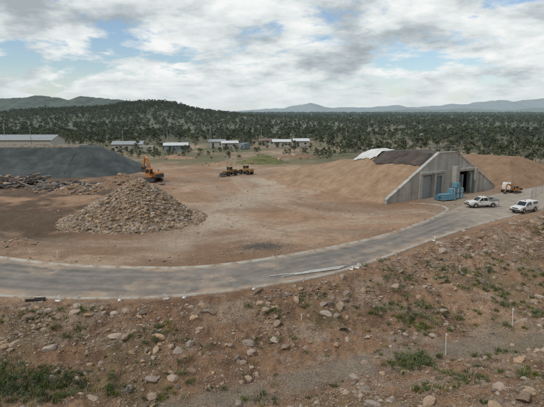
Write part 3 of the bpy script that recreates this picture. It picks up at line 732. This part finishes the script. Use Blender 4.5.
for (x,y),(x2,y2) in zip(P[:-1],P[1:]):
    p.cyl((x,y,-.2),(x,y,1.8),.04,n=6)
    for z in (.3,1.7): p.cyl((x,y,z),(x2,y2,z),.03,n=6)
    for k in range(1,8):
        xx=x+(x2-x)*k/8;yy=y+(y2-y)*k/8;p.cyl((xx,yy,.3),(xx,yy,1.7),.012,n=4)
t.done()

# ------------------------------------------------------------ buildings
def shed(loc,rz,w,d,h,wall,roof,pitch=1.0,name='site_shed'):
    t=Thing(name,loc,rz);b=t.part('walls',wall)
    b.prism([(-d/2,-.3),(d/2,-.3),(d/2,h),(0,h+pitch),(-d/2,h)],-w/2,w/2)
    r=t.part('roof',roof);an=math.atan2(pitch,d/2);ln=math.hypot(pitch,d/2)+.4
    for s in (-1,1): r.box((s*(d/4+.1),0,h+pitch/2+.06),(ln,w+.8,.09),(0,s*an,0))
    for i in range(int(w/1.2)):
        for s in (-1,1): r.box((s*(d/4+.1),-w/2+i*1.2+.6,h+pitch/2+.13),(ln,.08,.05),(0,s*an,0))
    g=t.part('windows','glass');dd=t.part('door','dsteel');n_=max(2,int(w/3.2))
    for i in range(n_):
        yy=-w/2+w*(i+.5)/n_
        for s in (-1,1):
            if i==n_//2: dd.box((s*d/2,yy,1.05),(.06,.9,2.0))
            else: g.box((s*d/2,yy,h*.58),(.06,1.0,.7))
    return t.done()
H90=math.radians(90)
shed((-40,205,0),H90+.15,9.5,6,2.4,'wallblue','roofwhite',.9)
shed((-25,226,0),H90,7,5,2.6,'wallcream','roofgrey',.9)
shed((-19,220,0),H90+.2,7,5,2.4,'wallcream','roofwhite',.8)
shed((4.5,228,0),H90-.05,8,6,2.5,'wallcream','roofwhite',.9)
shed((13.5,232,0),H90+.1,7,6,2.6,'wallcream','roofwhite',1)
shed((-2,238,0),H90,8,5,2.4,'wallcream','roofred',.9)
shed((-60,206,0),H90+.1,12,8,2.8,'wallcream','roofgrey',1.1)
shed((-92,182,0),H90,26,12,6.0,'wallcream','roofgrey',1.6,'warehouse')
shed((-112,176,0),H90+.2,12,12,7.0,'roofred','roofred',1.6,'warehouse')
shed((84,280,0),H90,7,6,2.6,'wallcream','roofwhite',1)
def pole(x,y,h):
    t=Thing('light_pole',(x,y,-.1),random.uniform(-.3,.3));t.part('mast','steel').cyl((0,0,0),(0,0,h),.16,.08)
    q=t.part('lamp_heads','dsteel');q.box((0,0,h),(1.8,.12,.12))
    for dx in(-.8,.8): q.box((dx,-.15,h-.05),(.5,.5,.25),(.4,0,0))
    t.done()
pole(-98,181,12.5);pole(-86,176,11);pole(-62,205,9);pole(-45,212,9);pole(33,220,9);pole(-5,235,9)
t=Thing('lattice_mast',(-27,216,0),0);p=t.part('frame','steel')
for i in range(4):
    dx,dy=[(-1,-1),(1,-1),(1,1),(-1,1)][i];p.cyl((dx*.6,dy*.6,0),(dx*.2,dy*.2,10),.05,n=5)
    dx2,dy2=[(1,-1),(1,1),(-1,1),(-1,-1)][i]
    for k in range(6):
        z0=k*1.65;z1=z0+1.65;r0=.6-.4*z0/10;r1=.6-.4*z1/10;p.cyl((dx*r0,dy*r0,z0),(dx2*r1,dy2*r1,z1),.03,n=4)
t.done()
def container(x,y,rz,mat,l=6):
    t=Thing('shipping_container',(x,y,.1),rz);b=t.part('shell',mat);b.box((0,0,1.3),(l,2.4,2.5));r=t.part('ribs',mat)
    for i in range(int(l/.4)):
        for s in (-1,1): r.box((-l/2+.2+i*.4,s*1.22,1.3),(.16,.05,2.3))
    t.part('doors','dsteel').box((l/2+.02,0,1.3),(.05,2.2,2.3));t.done()
container(-12,214,1.2,'wallblue');container(-50,196,0,'wallcream')
M['grassmound']=noisemat('grassed_earth',(.08,.10,.04),(.20,.19,.09),.8,.9,8,.5,3,coord='World')
pile('grassed_mound',-3,158,8,6,2.7,281,100,.3,M['rock'],M['grassmound'])
pile('soil_heap',10,176,7,5,1.6,291,100,.3,M['rock'],M['soil'])
pile('soil_heap',-15,150,6,3,1.0,295,100,.3,M['rock'],M['mound'])
pile('soil_heap',-34,172,7,4,1.3,297,100,.3,M['rock'],M['mound'])

# ------------------------------------------------------------ trees
variants=[treeobj(i,random.uniform(6,9),random.randint(10,16)) for i in range(8)]
def treeok(x,y):
    lim=np.where(x>24,168-np.clip(x-24,0,40)*.7,246)
    lim=np.where(x<-62,225,lim)
    return y>lim+18*(fbm(x/12,y/12,301)-.5)*2
P=[]
for r0,r1,cell,sc0 in ((130,420,5.4,.8),(420,1000,8.8,.95),(1000,2300,15,1.25),(2300,5200,34,2.1)):
    area=.5*(r1*r1-r0*r0)*math.radians(80);n=int(area/(cell*cell))
    r=np.sqrt(rng.uniform(r0*r0,r1*r1,n));th_=rng.uniform(-math.radians(40),math.radians(40),n);x=r*np.sin(th_);y=r*np.cos(th_)
    k=treeok(x,y)&(rng.uniform(0,1,n)<.25+.75*sm(fbm(x/45,y/45,311),.38,.56));x=x[k];y=y[k]
    s=sc0*rng.uniform(.4,1.2,len(x));P.append(np.stack([x,y,s],1))
for cx,cy,sx,sy,n in ((-175,840,90,130,1700),(-285,860,110,130,1700),(-440,950,110,130,1200)):
    x=cx+rng.normal(0,sx*.75,n);y=cy+rng.normal(0,sy*.7,n);P.append(np.stack([x,y,rng.uniform(.5,1.1,n)],1))
n=500;x=rng.uniform(-75,55,n);y=rng.uniform(165,245,n);k=(fbm(x/14,y/14,321)>.54)&((x<18)|(y>150));x=x[k];y=y[k];P.append(np.stack([x,y,rng.uniform(.2,.5,len(x))],1))
P=np.concatenate(P);n=len(P);print('trees',n)
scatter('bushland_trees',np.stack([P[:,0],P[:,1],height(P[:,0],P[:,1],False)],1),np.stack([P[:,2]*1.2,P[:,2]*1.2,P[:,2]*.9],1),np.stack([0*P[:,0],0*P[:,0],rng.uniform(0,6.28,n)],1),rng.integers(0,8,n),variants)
for (x,y,s) in [(-52,190,.8),(-33,212,.8),(-10,218,.8),(-13,226,1),(24,210,.8),(29,196,.9),(-70,192,.9),(-78,200,1),(34,190,.9),(22,228,1),(-105,165,.9),(40,180,.8),(-2,206,.55),(9,200,.6),(30,176,.7),(74,150,.9),(80,146,1),(68,156,.85)]:
    v=variants[random.randint(0,7)];o=D.objects.new('gum_tree',v.data);link(o);o.location=(x,y,0);o.scale=(s*1.15,s*1.15,s);o.rotation_euler=(0,0,random.uniform(0,6))

# ------------------------------------------------------------ far ranges
def rng_obj(name,dist,prof,c1,c2,depth,seed,amp):
    xs=np.linspace(prof[0][0],prof[-1][0],260);hs=np.interp(xs,[p[0] for p in prof],[p[1] for p in prof])
    hs=hs*(1+amp*(fbm(xs/ (dist*.03),xs*0,seed,5)-.5))
    v=np.linspace(0,1,40);XX,VV=np.meshgrid(xs,v)
    sh=np.sin(np.pi*VV*.95)**.9
    HH=hs[None,:]*sh*(1+.45*(fbm(XX/(dist*.02),VV*4,seed+3,5)-.5)*(1-np.abs(2*VV-1)**2))-8
    m=noisemat(name+'_haze_tinted_bush',c1,c2,1/(dist*.012),.95,7,coord='World')  # bush colours have each range's bluish distance haze painted in
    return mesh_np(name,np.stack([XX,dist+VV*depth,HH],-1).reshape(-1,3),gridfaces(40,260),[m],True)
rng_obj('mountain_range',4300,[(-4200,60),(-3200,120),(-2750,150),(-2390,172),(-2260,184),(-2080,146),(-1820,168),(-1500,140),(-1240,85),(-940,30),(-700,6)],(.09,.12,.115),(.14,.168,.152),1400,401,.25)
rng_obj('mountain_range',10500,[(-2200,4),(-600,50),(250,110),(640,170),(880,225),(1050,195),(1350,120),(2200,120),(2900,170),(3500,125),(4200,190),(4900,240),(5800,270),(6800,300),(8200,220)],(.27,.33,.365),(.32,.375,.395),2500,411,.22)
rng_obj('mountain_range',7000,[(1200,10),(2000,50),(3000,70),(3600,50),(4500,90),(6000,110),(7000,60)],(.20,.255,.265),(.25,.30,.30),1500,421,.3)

# ------------------------------------------------------------ sky and sun
w=D.worlds.new('World');scene.world=w;w.use_nodes=True;nt=w.node_tree;N=nt.nodes;L=nt.links
bg=N['Background'];sky=N.new('ShaderNodeTexSky');sky.sky_type='NISHITA';sky.sun_disc=False
SE,SA=math.radians(48),math.radians(-125)
sky.sun_elevation=SE;sky.sun_rotation=SA;sky.air_density=1.0;sky.dust_density=.6;sky.ozone_density=2.5
tc=N.new('ShaderNodeTexCoord');sp=N.new('ShaderNodeSeparateXYZ');L.new(tc.outputs['Generated'],sp.inputs[0])
def mth(op,a,bv,clamp=False):
    q=N.new('ShaderNodeMath');q.operation=op;q.use_clamp=clamp
    for i,s_ in enumerate((a,bv)):
        if s_ is None: continue
        if isinstance(s_,(int,float)): q.inputs[i].default_value=s_
        else: L.new(s_,q.inputs[i])
    return q.outputs[0]
zc=mth('ADD',mth('MAXIMUM',sp.outputs['Z'],0.0),.26)
cb=N.new('ShaderNodeCombineXYZ');L.new(mth('DIVIDE',sp.outputs['X'],zc),cb.inputs[0]);L.new(mth('DIVIDE',sp.outputs['Y'],zc),cb.inputs[1])
def nz(scale,det,rough,off,dist=0):
    mp=N.new('ShaderNodeMapping');mp.inputs['Location'].default_value=off;L.new(cb.outputs[0],mp.inputs[0])
    q=N.new('ShaderNodeTexNoise');q.inputs['Scale'].default_value=scale;q.inputs['Detail'].default_value=det;q.inputs['Roughness'].default_value=rough;q.inputs['Distortion'].default_value=dist
    L.new(mp.outputs[0],q.inputs['Vector']);return q.outputs['Fac']
s1=nz(3.0,10,.60,(3.1,1.7,0),.1);s2=nz(.9,3,.5,(7.7,2.3,5),.1)
shade=mth('ADD',mth('MULTIPLY',s1,.66),mth('MULTIPLY',s2,.34))
cov=nz(1.8,10,.6,(5.3,8.1,2),.2)
r=N.new('ShaderNodeValToRGB');L.new(shade,r.inputs['Fac']);E=r.color_ramp.elements
E[0].position=.38;E[0].color=(.38,.435,.465,1);E[1].position=.60;E[1].color=(.92,.94,.93,1)
q=E.new(.44);q.color=(.51,.565,.59,1);q=E.new(.50);q.color=(.70,.75,.76,1)
skm=N.new('ShaderNodeMix');skm.data_type='RGBA';skm.blend_type='MULTIPLY';skm.inputs[0].default_value=1;L.new(sky.outputs[0],skm.inputs[6]);skm.inputs[7].default_value=(.12,.12,.12,1)
cm=N.new('ShaderNodeMapRange');cm.inputs['From Min'].default_value=.39;cm.inputs['From Max'].default_value=.46;L.new(cov,cm.inputs['Value'])
mx=N.new('ShaderNodeMix');mx.data_type='RGBA';L.new(cm.outputs[0],mx.inputs[0]);L.new(skm.outputs[2],mx.inputs[6]);L.new(r.outputs[0],mx.inputs[7])
hz=N.new('ShaderNodeMapRange');hz.inputs['From Min'].default_value=0;hz.inputs['From Max'].default_value=.08;hz.inputs['To Min'].default_value=.85;hz.inputs['To Max'].default_value=0;L.new(sp.outputs['Z'],hz.inputs['Value'])
m2=N.new('ShaderNodeMix');m2.data_type='RGBA';L.new(hz.outputs[0],m2.inputs[0]);L.new(mx.outputs[2],m2.inputs[6]);m2.inputs[7].default_value=(.70,.76,.77,1)
L.new(m2.outputs[2],bg.inputs['Color']);bg.inputs['Strength'].default_value=1.0
sl=D.lights.new('sun','SUN');sl.energy=1.5;sl.angle=math.radians(10);sl.color=(1,.95,.88);so=link(D.objects.new('sun',sl))
dv=Vector((math.sin(SA)*math.cos(SE),math.cos(SA)*math.cos(SE),math.sin(SE)))
so.rotation_euler=dv.to_track_quat('Z','Y').to_euler()

cam=D.cameras.new('camera');cam.sensor_width=36;cam.lens=490/544*36;cam.clip_start=.1;cam.clip_end=30000
co=link(D.objects.new('camera',cam));co.location=(0,0,16);co.rotation_euler=(math.radians(90-10.6),0,0);scene.camera=co
scene.view_settings.view_transform='Standard';scene.view_settings.look='None';scene.view_settings.exposure=0
